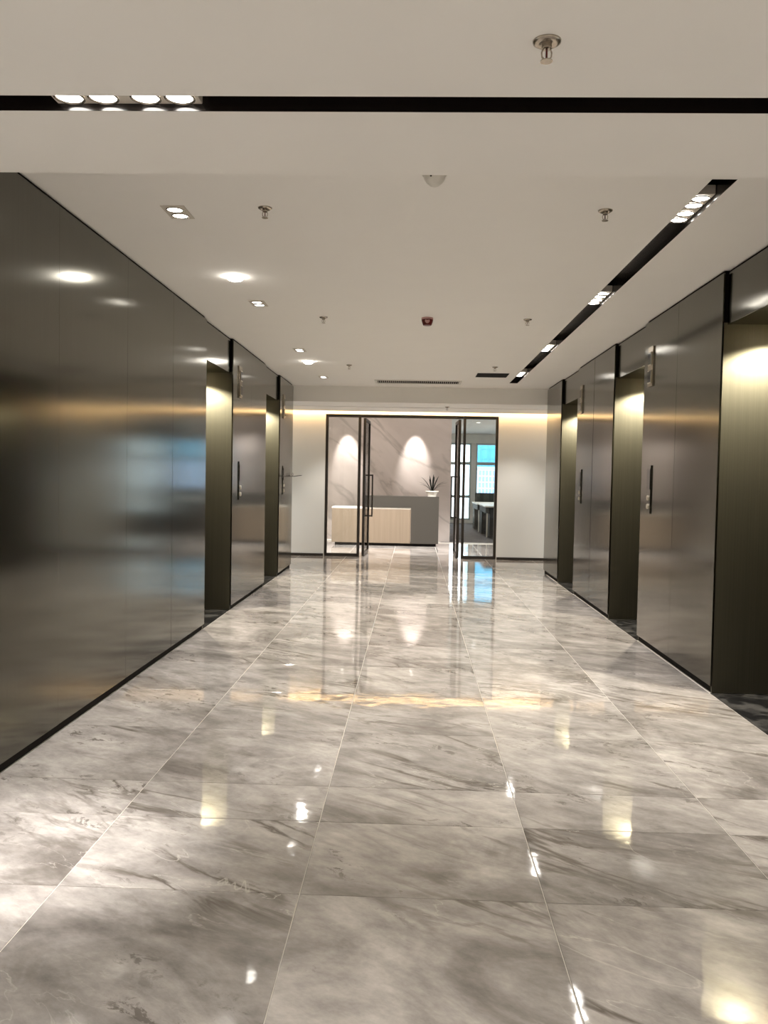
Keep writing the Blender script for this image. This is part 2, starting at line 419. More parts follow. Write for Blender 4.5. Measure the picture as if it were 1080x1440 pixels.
# ------------------------------------------------------------------ bronze clad walls
def clad_wall(name, s, xw, ops, seams, label):
    core = bmesh.new()
    y = Y0; segs = []
    for a, b in ops + [(Y1, Y1)]:
        if a > y: segs.append((y, a))
        y = b
    t = 0.016
    for a, b in segs:
        bx(core, xw + s*t, xw + s*2.2, a+0.03, b-0.03, 0.0, 2.80)
    for a, b in ops:
        bx(core, xw + s*(t+0.03), xw + s*2.2, a-0.03, b+0.03, 2.42, 2.80)
        bx(core, xw + s*(NICHE+0.12), xw + s*2.2, a-0.03, b+0.03, 0.0, 2.42)
    w = struct(name, core, M_BLACK, label, 'wall')
    for a, b in segs:
        cuts = [a] + [c for c in seams if a < c < b] + [b]
        for c0, c1 in zip(cuts[:-1], cuts[1:]):
            o = box('wall_panel', xw, xw + s*0.012, c0+0.0015, c1-0.0015, 0.045, H-0.02, M_BRONZE, w, 0.002)
            o.rotation_euler = (0, random.uniform(-0.0006, 0.0006), random.uniform(-0.0022, 0.0022))
    # wall ends that turn into the cross passages
    box('end_panel', xw+s*0.014, xw+s*2.2, Y0+0.002, Y0+0.026, 0.045, H-0.02, M_BRONZE, w)
    box('end_panel', xw+s*0.014, xw+s*2.2, Y1-0.026, Y1-0.002, 0.045, H-0.02, M_BRONZE, w)
    for a, b in ops:
        box('header_panel', xw+s*0.030, xw+s*0.055, a+0.012, b-0.012, 2.385, H-0.02, M_BRONZE, w, 0.002)
        box('soffit_panel', xw+s*0.056, xw+s*(NICHE+0.06), a+0.012, b-0.012, 2.388, 2.408, M_BRONZE, w)
        for yy0, yy1 in ((a-0.026, a), (b, b+0.026)):
            box('jamb_panel', xw+s*0.0135, xw+s*(NICHE+0.06), yy0, yy1, 0.002, 2.40, M_JAMB, w)
    return w
wl = clad_wall('wall_left', -1, XL, OPEN_L, [4.337, 5.378, 6.405, 9.5], 'long left wall clad in brushed bronze metal panels with two lift openings')
wr = clad_wall('wall_right', 1, XR, OPEN_R, [6.51, 9.48], 'right wall clad in brushed bronze metal panels with three lift openings')

# lift doors at the back of the niches
n = 0
for s, ops, xw, side in ((-1, OPEN_L, XL, 'left'), (1, OPEN_R, XR, 'right')):
    for i, (a, b) in enumerate(ops):
        n += 1
        r = bpy.data.objects.new('door_%d' % n, None); COL.objects.link(r); r.empty_display_size = 0.1
        where = {('left', 0): 'nearer opening of the left wall', ('left', 1): 'far opening of the left wall', ('right', 0): 'nearest opening of the right wall',
                 ('right', 1): 'middle opening of the right wall', ('right', 2): 'far opening of the right wall'}[(side, i)]
        tag(r, 'bronze sliding lift door deep in the ' + where, 'lift door', None, 'structure')
        xd = xw + s*NICHE; m_ = (a+b)/2
        for ya, yb in ((a+0.06, m_-0.002), (m_+0.002, b-0.06)):
            box('door_leaf', xd+s*0.055, xd+s*0.085, ya, yb, 0.004, 2.30, M_BRONZE, r)
        for ya, yb in ((a+0.002, a+0.06), (b-0.06, b-0.002)):
            box('door_frame', xd+s*0.0, xd+s*0.10, ya, yb, 0.001, 2.385, M_BRONZE_TRIM, r)
        box('door_head', xd, xd+s*0.10, a+0.062, b-0.062, 2.302, 2.385, M_BRONZE_TRIM, r)

# ------------------------------------------------------------------ ceilings
SX0, SX1, SY0, SY1 = 1.318, 1.432, 3.953, 12.16      # long slot in the corridor ceiling
bm = bmesh.new()
T = 0.12
bx(bm, -SIDE, SX0, Y0+0.05, Y1+0.08, H, H+T)
bx(bm, SX1, SIDE, Y0+0.05, Y1+0.08, H, H+T)
bx(bm, SX0, SX1, Y0+0.05, SY0, H, H+T); bx(bm, SX0, SX1, SY1, Y1+0.08, H, H+T)
ceil = struct('ceiling', bm, M_CEIL, 'flat off-white corridor ceiling with one long black light slot', 'ceiling')
bm = bmesh.new()
bx(bm, SX0-0.004, SX0+0.002, SY0, SY1, H+0.0005, H+T); bx(bm, SX1-0.002, SX1+0.004, SY0, SY1, H+0.0005, H+T)
bx(bm, SX0-0.004, SX1+0.004, SY0, SY1, H+0.10, H+T+0.02)
bx(bm, SX0, SX1, SY0-0.004, SY0+0.002, H+0.0005, H+T); bx(bm, SX0, SX1, SY1-0.002, SY1+0.004, H+0.0005, H+T)
finish('slot_channel', bm, M_SLOT, ceil)

# low ceiling above the camera, with its cross slot
NY0, NY1 = 2.594, 2.703
bm = bmesh.new()
bx(bm, -SIDE, SIDE, YREAR, NY0, HLOW, HLOW+T); bx(bm, -SIDE, SIDE, NY1, Y0, HLOW, HLOW+T)
bx(bm, -SIDE, SIDE, Y0, Y0+0.05, HLOW, H+T)
nceil = struct('ceiling.001', bm, M_CEIL, 'lower ceiling above the camera crossed by a black light slot', 'ceiling')
bm = bmesh.new()
bx(bm, -SIDE, SIDE, NY0-0.004, NY0+0.002, HLOW+0.0005, HLOW+T); bx(bm, -SIDE, SIDE, NY1-0.002, NY1+0.004, HLOW+0.0005, HLOW+T)
bx(bm, -SIDE, SIDE, NY0-0.004, NY1+0.004, HLOW+0.10, HLOW+T+0.02)
finish('slot_channel', bm, M_SLOT, nceil)

# low ceiling in front of the glass entrance
FY0, FY1 = 13.64, 13.71
YC = YB - 0.09
bm = bmesh.new()
bx(bm, -SIDE, SIDE, Y1+0.16, FY0, HLOW, HLOW+0.05); bx(bm, -SIDE, SIDE, FY1, YC, HLOW, HLOW+0.05)
bx(bm, -SIDE, SIDE, Y1+0.08, Y1+0.16, HLOW, H+T)
bx(bm, -SIDE, SIDE, Y1+0.16, YB+0.3, 2.72, 2.80)
fceil = struct('ceiling.002', bm, M_CEIL, 'lower ceiling band in front of the glass entrance with thin black slot', 'ceiling')
bm = bmesh.new()
bx(bm, -SIDE, SIDE, FY0, FY1, HLOW+0.012, HLOW+0.06)
finish('slot_channel', bm, M_BLACK, fceil)

# ------------------------------------------------------------------ white end wall, cove
XG0, XG1 = -1.535, 1.435        # glazed opening
bm = bmesh.new()
bx(bm, -SIDE, XG0, YB, YB+0.14, 0.0, 2.80); bx(bm, XG1, SIDE, YB, YB+0.14, 0.0, 2.80)
bx(bm, XG0, XG1, YB, YB+0.14, 2.455, 2.80)
wb = struct('wall_back', bm, M_WALL, 'white end wall around the glass entrance lit by a warm cove', 'wall')
for k, (a, b) in enumerate(((-SIDE, XG0-0.01), (XG1+0.01, SIDE))):
    o = box('baseboard_back' if k == 0 else 'baseboard_back.001', a, b, YB-0.012, YB-0.001, 0.0, 0.045, M_DARKFRAME)
    tag(o, 'thin dark skirting under the white wall %s of the glass entrance' % ('left' if k == 0 else 'right'), 'skirting', None, 'structure')
led = thing('cove_light', 'warm glowing cove light strip above the white end wall', 'light', (0, YB-0.075, 2.57))
bm = bmesh.new(); bx(bm, -4.2, 4.2, -0.008, 0.008, -0.006, 0.006); finish('led_strip', bm, M_LED, led)
bm = bmesh.new(); bx(bm, -4.2, 4.2, -0.02, -0.008, -0.02, 0.02); finish('mounting_rail', bm, M_ALU, led)
area((0, 0.012, -0.012), 8.4, 0.02, 8.5, (0, 0.35, -1), (1.0, 0.64, 0.30), led)

# cross passage ends and the lobby behind the camera
bm = bmesh.new()
for s in (-1, 1):
    bx(bm, s*(SIDE-0.005), s*(SIDE+0.12), Y1, YB+0.14, 0, 2.8)
struct('wall_far_passage', bm, M_WALL, 'white end walls of the cross passage in front of the glass entrance', 'wall')
bm = bmesh.new()
for s in (-1, 1):
    bx(bm, s*(SIDE-0.005), s*(SIDE+0.12), YREAR, Y0, 0, 2.62)
bx(bm, -SIDE, SIDE, YREAR-0.12, YREAR, 0, 2.62)
struct('wall_rear', bm, M_WALL, 'white walls of the lobby behind the camera', 'wall')

# ------------------------------------------------------------------ ceiling lights
def twin_light(loc, label):
    t = thing('twin_downlight', label, 'light', loc, 0, 'twin downlights along the left of the ceiling')
    bm = bmesh.new()
    bx(bm, -0.063, 0.063, -0.108, 0.108, -0.004, 0.0, 0.0015)
    finish('trim_plate', bm, M_LAMPTRIM, t)
    for yy in (-0.051, 0.051):
        bm = bmesh.new(); lathe(bm, [(0.044, -0.0042), (0.046, -0.008), (0.041, -0.009), (0.0385, -0.0045)], 24)
        rim = finish('lamp_rim', bm, M_CHROME, t, (0, yy, 0), True)
        bm = bmesh.new(); lathe(bm, [(0.0, -0.0062), (0.0388, -0.005)], 24)
        finish('lens', bm, M_LENS, rim)
        spot((loc[0], loc[1]+yy, loc[2]-0.03), P_TWIN/2, 70, 0.75)
    return t
tw = ['nearest of the four on the left, well in front of the near left sprinkler', ]
for y_, lab in ((4.49, 'square twin downlight nearest the camera, at the left of the corridor ceiling'),
                (6.81, 'square twin downlight just beyond the larger bright dome light'),
                (9.27, 'small square twin downlight just before the far dome light'),
                (11.72, 'farthest square twin downlight, close to the far left corner of the ceiling')):
    twin_light((-1.265, y_, H), lab)

def dome_light(loc, label):
    t = thing('dome_light', label, 'light', loc, 0, 'round dome lights on the left of the ceiling')
    bm = bmesh.new(); lathe(bm, [(0.0, 0.0), (0.062, 0.0), (0.062, -0.003), (0.058, -0.0045), (0, -0.0045)], 28); finish('base_ring', bm, M_WHITE, t, smooth=False)
    bm = bmesh.new(); lathe(bm, [(0.057, -0.004), (0.055, -0.014), (0.045, -0.024), (0.024, -0.031), (0, -0.033)], 28); finish('diffuser', bm, M_LENS_SOFT, t, smooth=True)
    spot((loc[0], loc[1], loc[2]-0.05), P_DOME, 150, 0.9, radius=0.04)
dome_light((-1.262, 5.92, H), 'larger looking round glowing dome light, nearer of the two')
dome_light((-1.28, 10.17, H), 'round glowing dome light, farther of the two, near the end of the ceiling')

def slot_module(loc, rotz, label, group, power, tilt, length=0.46, wid=0.105, size=74):
    t = thing('spotlight_module', label, 'light', loc, rotz, group)
    bm = bmesh.new(); bx(bm, -length/2, length/2, -wid/2, wid/2, 0.0, 0.045, 0.002); finish('housing', bm, M_LAMPTRIM, t)
    for i, xx in enumerate((-0.172, -0.066, 0.066, 0.172)):
        bm = bmesh.new(); lathe(bm, [(0.0445, -0.001), (0.0475, -0.006), (0.042, -0.007), (0.040, -0.001)], 24)
        rim = finish('lamp_rim', bm, M_CHROME, t, (xx, 0, 0), True)
        bm = bmesh.new(); lathe(bm, [(0.0, -0.004), (0.041, -0.002)], 24); finish('lens', bm, M_LENS_MODULE, rim)
    c, s_ = math.cos(rotz), math.sin(rotz)
    for xx in (-0.12, 0.12):
        spot((loc[0]+xx*c, loc[1]+xx*s_, loc[2]-0.03), power, size, 0.8, tilt)
for y_, lab in ((4.455, 'four-lamp spotlight module in the right ceiling slot, nearest the camera'),
                (6.60, 'second nearest four-lamp spotlight module in the long right ceiling slot'),
                (9.07, 'third four-lamp spotlight module along the right ceiling slot, past the middle'),
                (11.30, 'last four-lamp spotlight module, at the far end of the right ceiling slot')):
    slot_module((1.375, y_, H+0.024), PI/2, lab, 'spotlight modules in the long ceiling slot', P_MODULE, (-0.05, 0, -1))
slot_module((-0.915, (NY0+NY1)/2, HLOW+0.022), 0, 'four-lamp spotlight module in the black cross slot at the top left', None, P_NEAR, (-0.20, 0.10, -1), size=34)

# small spotlights in the far slot
for px, lab in ((1.10, 'leftmost tiny spotlight in the thin far slot, left of the other two'), (1.67, 'middle tiny spotlight in the thin far slot above the right white wall'),
                (1.96, 'rightmost tiny spotlight in the thin far slot near the right corner')):
    t = thing('mini_spotlight', lab, 'light', (px, (FY0+FY1)/2, HLOW+0.012), 0, 'tiny spotlights in the far slot')
    bm = bmesh.new(); bx(bm, -0.05, 0.05, -0.017, 0.017, 0, 0.02); finish('housing', bm, M_LAMPTRIM, t)
    bm = bmesh.new(); lathe(bm, [(0, -0.003), (0.015, -0.001)], 12); finish('lens', bm, M_LENS, t)
for px in (-3.0, -1.3, 0.3, 1.7, 3.2):  # added spots without fixtures, angled to brighten the white end wall
    spot((px, 13.68, HLOW-0.02), 20, 75, 0.8, (0, 0.35, -1))

# niche downlights
for s, ops, xw, side in ((-1, OPEN_L, XL, 'left'), (1, OPEN_R, XR, 'right')):
    for i, (a, b) in enumerate(ops):
        where = {('left', 0): 'nearer left', ('left', 1): 'far left', ('right', 0): 'nearest right', ('right', 1): 'middle right', ('right', 2): 'far right'}[(side, i)]
        loc = (xw+s*0.36, b-0.30, 2.387)
        t = thing('niche_downlight', 'small round downlight in the soffit of the %s lift opening' % where, 'light', loc, 0, 'downlights in the lift openings')
        bm = bmesh.new(); lathe(bm, [(0.048, 0.0), (0.05, -0.004), (0.04, -0.006), (0.038, -0.001)], 24); finish('trim_ring', bm, M_CHROME, t, smooth=True)
        bm = bmesh.new(); lathe(bm, [(0, -0.003), (0.039, -0.002)], 24); finish('lens', bm, M_LENS, t)
        spot((loc[0], loc[1], loc[2]-0.02), P_NICHE, 140, 0.3, col=(1.0, 0.92, 0.74), radius=0.025)

# spots added unseen behind the camera, without fixtures, to help light the ceiling
for x_ in (-4, -1.3, 1.3, 4):
    for y_ in (-4, -1.6, 0.8):
        spot((x_, y_, HLOW-0.02), P_REAR, 100, 0.8)

# ------------------------------------------------------------------ sprinklers, detectors, vent, hatch
def sprinkler(loc, label, m=M_CHROME, group='sprinklers on the corridor ceiling', k=1.0):
    t = thing('sprinkler', label, 'sprinkler', loc, 0, group)
    bm = bmesh.new(); lathe(bm, [(0.0, 0.0), (0.037*k, 0.0), (0.036*k, -0.004), (0.026*k, -0.010), (0.018*k, -0.006), (0, -0.006)], 24); finish('escutcheon', bm, m, t, smooth=True)
    bm = bmesh.new(); lathe(bm, [(0.0, -0.004), (0.013*k, -0.006), (0.013*k, -0.02), (0.009*k, -0.022), (0, -0.022)], 14); finish('body', bm, m, t)
    for s in (-1, 1):
        bm = bmesh.new(); tube(bm, [(s*0.009*k, 0, -0.02), (s*0.013*k, 0, -0.030), (s*0.012*k, 0, -0.040), (s*0.004*k, 0, -0.050)], 0.0022*k); finish('frame_arm', bm, m, t)
    bm = bmesh.new(); lathe(bm, [(0.0, -0.021), (0.0028*k, -0.023), (0.0028*k, -0.044), (0, -0.046)], 8); finish('bulb', bm, M_RED, t, smooth=True)
    bm = bmesh.new(); lathe(bm, [(0.0, -0.050), (0.016*k, -0.050), (0.016*k, -0.0525), (0, -0.0525)], 16); finish('deflector', bm, m, t)
    return t
sprinkler((0.322, 2.27, HLOW), 'large sprinkler near the top of the picture on the lower ceiling', M_CHROME, None, 1.0)
p = sprinkler((-0.79, 4.41, H), 'dark sprinkler near the square twin downlight, front left of the corridor ceiling', M_CHROME)
for x_, y_, lab in ((0.941, 4.41, 'dark sprinkler left of the long black slot, front right of the corridor ceiling'),
                    (-0.803, 7.37, 'sprinkler left of the red detector, middle of the corridor ceiling'),
                    (0.941, 7.36, 'sprinkler right of the red detector, middle of the corridor ceiling'),
                    (-0.815, 10.44, 'small far sprinkler on the left half of the ceiling beside the far dome light'),
                    (0.956, 10.44, 'small far sprinkler just in front of the black ceiling hatch')):
    copy_thing(p, (x_, y_, H), lab)
copy_thing(p, (0.50, 13.45, HLOW), 'sprinkler on the low ceiling in front of the glass entrance')

t = thing('smoke_detector', 'white cone-shaped smoke detector just behind the near ceiling edge', 'detector', (0.066, 3.89, H))
bm = bmesh.new(); lathe(bm, [(0, 0), (0.056, 0), (0.056, -0.012), (0.051, -0.016)], 28); finish('base', bm, M_WHITE, t)
bm = bmesh.new(); lathe(bm, [(0.050, -0.015), (0.046, -0.03), (0.036, -0.046), (0.028, -0.052)], 28); finish('body', bm, M_WHITE, t, smooth=True)
bm = bmesh.new(); lathe(bm, [(0.028, -0.0515), (0.022, -0.058), (0.010, -0.063), (0, -0.064)], 24); finish('dome', bm, M_WHITE, t, smooth=True)
bm = bmesh.new(); lathe(bm, [(0.0, -0.003), (0.0038, -0.002), (0.0042, 0.002), (0, 0.003)], 10); finish('indicator_hole', bm, M_BLACK, t, (-0.017, -0.0437, -0.030))

t = thing('fire_detector', 'dark red round fire detector in the middle of the corridor ceiling', 'detector', (0.088, 7.35, H))
bm = bmesh.new(); lathe(bm, [(0, 0), (0.05, 0), (0.05, -0.014), (0.048, -0.016)], 28); finish('base', bm, M_PINK, t)
bm = bmesh.new(); lathe(bm, [(0.0495, -0.0155), (0.047, -0.03), (0.037, -0.060), (0.034, -0.064), (0, -0.066)], 28); finish('red_cap', bm, M_RED, t, smooth=False)
bm = bmesh.new(); lathe(bm, [(0, 0.004), (0.019, 0.003), (0.021, 0), (0.019, -0.003), (0, -0.004)], 20)
bmesh.ops.rotate(bm, verts=bm.verts, cent=(0, 0, 0), matrix=Matrix.Rotation(PI/2-0.25, 3, 'X')); finish('round_window', bm, M_PINK, t, (0, -0.0455, -0.032))

t = thing('air_vent', 'long slatted air vent near the far end of the ceiling', 'vent', (0.033, 12.14, H))
bm = bmesh.new()
VX, VY = 0.61, 0.20
bx(bm, -VX, VX, -VY, -VY+0.035, -0.010, 0); bx(bm, -VX, VX, VY-0.035, VY, -0.010, 0)
bx(bm, -VX, -VX+0.035, -VY+0.035, VY-0.035, -0.010, 0); bx(bm, VX-0.035, VX, -VY+0.035, VY-0.035, -0.010, 0)
finish('frame', bm, M_WHITE, t)
bm = bmesh.new(); bx(bm, -VX+0.036, VX-0.036, -VY+0.036, VY-0.036, -0.002, -0.0005); finish('backing', bm, M_BLACK, t)
bm = bmesh.new(); bx(bm, -0.003, 0.003, -VY+0.036, VY-0.036, -0.004, 0.004); me = None
for k in range(40):
    xx = -VX+0.05 + k*(2*VX-0.10)/39
    if me is None:
        o = finish('slat', bm, M_LAMPTRIM, t, (xx, 0, -0.0065)); me = o.data
    else:
        o = link('slat', me, t, (xx, 0, -0.0065))

t = thing('ceiling_hatch', 'black rectangular hatch between the vent and the long ceiling slot', 'hatch', (0.995, 11.26, H))
bm = bmesh.new(); bx(bm, -0.195, 0.195, -0.19, 0.19, -0.004, -0.0005); finish('panel', bm, M_BLACK, t)
bm = bmesh.new()
for q in ((-0.203, -0.195, -0.198, 0.198), (0.195, 0.203, -0.198, 0.198), (-0.195, 0.195, -0.198, -0.19), (-0.195, 0.195, 0.19, 0.198)): bx(bm, q[0], q[1], q[2], q[3], -0.006, 0)
finish('frame', bm, M_BLACK, t)

# ------------------------------------------------------------------ lift indicators and call panels
def indicator(s, xw, yc, label):
    t = thing('floor_indicator', label, 'indicator', (xw, yc, 2.33), 0, 'lift floor indicators on the metal walls')
    d = -s
    bm = bmesh.new(); bx(bm, 0, d*0.012, -0.07, 0.07, -0.165, 0.165, 0.002); finish('plate', bm, M_BRONZE_TRIM, t)
    for z in (0.065, -0.085):
        bm = bmesh.new(); bx(bm, d*0.0125, d*0.020, -0.05, 0.05, z-0.055, z+0.055, 0.003); finish('bezel', bm, M_STEEL, t)
        bm = bmesh.new(); bx(bm, d*0.0205, d*0.022, -0.04, 0.04, z-0.045, z+0.045); finish('display', bm, M_SCREEN, t)
def call_panel(s, xw, yc, label):
    t = thing('call_panel', label, 'call panel', (xw, yc, 1.31), 0, 'lift call panels on the metal walls')
    d = -s
    bm = bmesh.new(); bx(bm, 0, d*0.010, -0.055, 0.055, -0.20, 0.20, 0.002); finish('plate', bm, M_BRONZE, t)
    bm = bmesh.new(); bx(bm, d*0.0105, d*0.013, -0.045, 0.045, 0.0, 0.17); finish('display', bm, M_SCREEN, t)
    for z in (-0.07, -0.14):
        bm = bmesh.new(); lathe(bm, [(0.0, 0.012), (0.018, 0.011), (0.022, 0.006), (0.022, 0.0)], 18)
        bmesh.ops.rotate(bm, verts=bm.verts, cent=(0, 0, 0), matrix=Matrix.Rotation(d*PI/2, 3, 'Y')); finish('button', bm, M_STEEL, t, (d*0.0105, 0, z))
for s, xw, yc, w in ((1, XR, 7.21, 'near right panel, beside the middle right lift opening'), (1, XR, 10.15, 'farther right panel, beside the far right lift opening'),
                     (-1, XL, 8.86, 'left panel just past the nearer left lift opening'), (-1, XL, 11.85, 'last left panel at the far end of the corridor')):
    indicator(s, xw, yc, 'steel lift indicator high on the ' + w)
    call_panel(s, xw, yc - (0.05 if s > 0 else -0.03), 'bronze lift call plate on the ' + w)

# little wall tray at the far end of the left wall
t = thing('wall_tray', 'thin dark tray jutting from the far end of the left wall', 'tray', (XL, 11.85, 1.362))
bm = bmesh.new()
pts = [(0.0, 0.006), (0.03, 0.0), (0.16, 0.0), (0.215, 0.010), (0.262, 0.016)]
lo = [[bm.verts.new((x, y, z)) for y in (-0.045, 0.045)] for x, z in pts]
hi = [[bm.verts.new((x, y, z+0.008)) for y in (-0.045, 0.045)] for x, z in pts]
for i in range(len(pts)-1):
    bm.faces.new((lo[i][0], lo[i][1], lo[i+1][1], lo[i+1][0])); bm.faces.new((hi[i][0], hi[i+1][0], hi[i+1][1], hi[i][1]))
    bm.faces.new((lo[i][0], lo[i+1][0], hi[i+1][0], hi[i][0])); bm.faces.new((lo[i][1], hi[i][1], hi[i+1][1], lo[i+1][1]))
bm.faces.new((lo[0][0], hi[0][0], hi[0][1], lo[0][1])); bm.faces.new((lo[-1][1], hi[-1][1], hi[-1][0], lo[-1][0]))
bmesh.ops.recalc_face_normals(bm, faces=bm.faces); finish('shelf', bm, M_DARKFRAME, t)
bm = bmesh.new(); bx(bm, 0.0, 0.006, -0.04, 0.04, -0.02, 0.09); finish('mounting_plate', bm, M_DARKFRAME, t)
bm = bmesh.new(); lathe(bm, [(0.0, 0.008), (0.017, 0.008), (0.012, 0.02), (0.004, 0.03), (0.003, 0.062), (0, 0.064)], 12); finish('spike', bm, M_DARKFRAME, t, (0.09, 0, 0))
for xx, hh in ((0.05, 0.04), (0.066, 0.05), (0.125, 0.04), (0.14, 0.055)):
    bm = bmesh.new(); tube(bm, [(xx, 0, 0.007), (xx+0.004, 0.005, hh*0.6), (xx-0.003, 0, hh)], 0.004); finish('prong', bm, M_DARKFRAME, t)

# ------------------------------------------------------------------ glass entrance
HD = 2.45
def sidelight(name, x0, x1, label):
    r = bpy.data.objects.new(name, None); COL.objects.link(r); tag(r, label, 'window', None, 'structure')
    w = 0.045
    ya, yb = YB+0.03, YB+0.10
    box('frame_post', x0+0.002, x0+w, ya, yb, 0.001, HD, M_DARKFRAME, r, 0.002); box('frame_post', x1-w, x1, ya, yb, 0.001, HD, M_DARKFRAME, r, 0.002)
    box('bottom_rail', x0+w, x1-w, ya, yb, 0.001, 0.05, M_DARKFRAME, r); box('top_rail', x0+w, x1-w, ya, yb, HD-0.045, HD, M_DARKFRAME, r)
    box('pane', x0+w, x1-w, (ya+yb)/2-0.005, (ya+yb)/2+0.005, 0.05, HD-0.045, M_GLASS, r)
sidelight('window_1', XG0, -0.925, 'fixed glass pane in dark frame at the left of the open entrance')
sidelight('window_2', 0.835, XG1, 'fixed glass pane in dark frame at the right of the open entrance')
o = box('trim_1', -0.924, 0.834, YB+0.03, YB+0.10, HD-0.045, HD, M_DARKFRAME); tag(o, 'dark header rail above the open glass doors', 'door frame', None, 'structure')

def glass_leaf(loc, rotz, side, label):
    """leaf built along +x from its pivot, swung into the reception"""
    t = thing('glass_door', label, 'door', loc, rotz, 'open glass entrance doors')
    w, h0, h1, d = 0.84, 0.010, HD-0.055, 0.022
    for nm, a, b in (('stile', 0.0, 0.05), ('stile', w-0.05, w)):
        bm = bmesh.new(); bx(bm, a, b, -d, d, h0, h1, 0.002); finish(nm, bm, M_DARKFRAME, t)
    bm = bmesh.new(); bx(bm, 0.05, w-0.05, -d, d, h0, h0+0.06); finish('bottom_rail', bm, M_DARKFRAME, t)
    bm = bmesh.new(); bx(bm, 0.05, w-0.05, -d, d, h1-0.05, h1); finish('top_rail', bm, M_DARKFRAME, t)
    bm = bmesh.new(); bx(bm, 0.05, w-0.05, -0.005, 0.005, h0+0.06, h1-0.05); finish('pane', bm, M_GLASS, t)
    for s in (-1, 1):
        bm = bmesh.new(); hx = w-0.025
        yb_ = sorted((s*0.060, s*0.086)); bx(bm, hx-0.014, hx+0.014, yb_[0], yb_[1], 0.66, 1.43)
        for z in (0.662, 1.402):
            ys_ = sorted((s*d, s*0.0595)); bx(bm, hx-0.012, hx+0.012, ys_[0], ys_[1], z, z+0.026)
        finish('pull_handle', bm, M_DARKFRAME, t)
    return t
glass_leaf((-0.862, YB+0.05, 0), PI/2-0.045, 1, 'left glass door leaf swung open, with a tall dark pull handle')
glass_leaf((0.775, YB+0.05, 0), PI/2+0.02, -1, 'right glass door leaf swung open in front of the office view')

# ------------------------------------------------------------------ reception
bm = bmesh.new(); bx(bm, -3.6, XM, YM, YM+0.15, 0, 2.80)
struct('wall_reception', bm, M_WMARBLE, 'pale veined marble feature wall behind the reception desk', 'wall')
bm = bmesh.new(); bx(bm, -3.72, -3.6, YB+0.14, YM+0.15, 0, 2.8)
struct('wall_reception_left', bm, M_WALL, 'white side wall left of the reception', 'wall')
bm = bmesh.new()
bx(bm, -3.72, SIDE+2, YB+0.14, 27.2, 2.80, 2.92)
struct('ceiling.003', bm, M_CEIL, 'white ceiling of the reception and office beyond the entrance', 'ceiling')
bm = bmesh.new(); bx(bm, XM-0.2, SIDE+2, 18.6, 27.2, -0.12, 0.0); bx(bm, SIDE, SIDE+2, YB, 18.6, -0.12, 0)
struct('floor.001', bm, M_CARPET, 'dark grey carpet floor of the office behind the entrance', 'floor')
bm = bmesh.new(); bx(bm, XM-0.32, XM-0.2, YM+0.15, 27.2, 0, 2.8); bx(bm, SIDE+2, SIDE+2.12, YB, 27.2, 0, 2.8)
struct('wall_office', bm, M_WALL, 'white side walls of the office beyond the entrance', 'wall')

# reception desk
YD = 17.22
t = thing('reception_desk', 'long reception desk of grey counter and pale wood in front of the marble wall', 'desk', (-0.5, YD, 0))
def dk(name, x0, x1, y0, y1, z0, z1, m, bev=0.003):
    bm = bmesh.new(); bx(bm, x0+0.5, x1+0.5, y0, y1, z0, z1, bev); return finish(name, bm, m, t)
dk('plinth', -1.58, 0.47, 0.04, 0.60, 0.0, 0.055, M_BLACK, 0)
dk('wood_front', -1.645, -0.045, 0.012, 0.045, 0.056, 0.745, M_WOOD)
dk('end_panel', -1.645, -1.60, 0.046, 0.66, 0.056, 0.745, M_WOOD)
dk('worktop', -1.65, -0.05, 0.012, 0.70, 0.746, 0.775, M_WORKTOP)
bm = bmesh.new()      # one L-shaped slab: the band over the wood and the wide leg at the right
L_ = [(-0.52, 0.776), (0.458, 0.776), (0.458, 0.056), (1.015, 0.056), (1.015, 1.01), (-0.52, 1.01)]
f_ = [bm.verts.new((x, 0.0, z)) for x, z in L_]; k_ = [bm.verts.new((x, 0.030, z)) for x, z in L_]
bm.faces.new(f_); bm.faces.new(k_[::-1])
for i in range(6): bm.faces.new((f_[i], k_[i], k_[(i+1) % 6], f_[(i+1) % 6]))
bmesh.ops.recalc_face_normals(bm, faces=bm.faces); finish('counter_front', bm, M_DSTONE_GREY, t)
dk('counter_top', -1.02, 0.515, 0.031, 0.34, 0.985, 1.01, M_DSTONE_GREY)
dk('counter_end', 0.485, 0.515, 0.031, 0.66, 0.056, 0.984, M_DSTONE_GREY)
dk('counter_end_left', -1.02, -0.99, 0.031, 0.34, 0.776, 0.984, M_DSTONE_GREY)

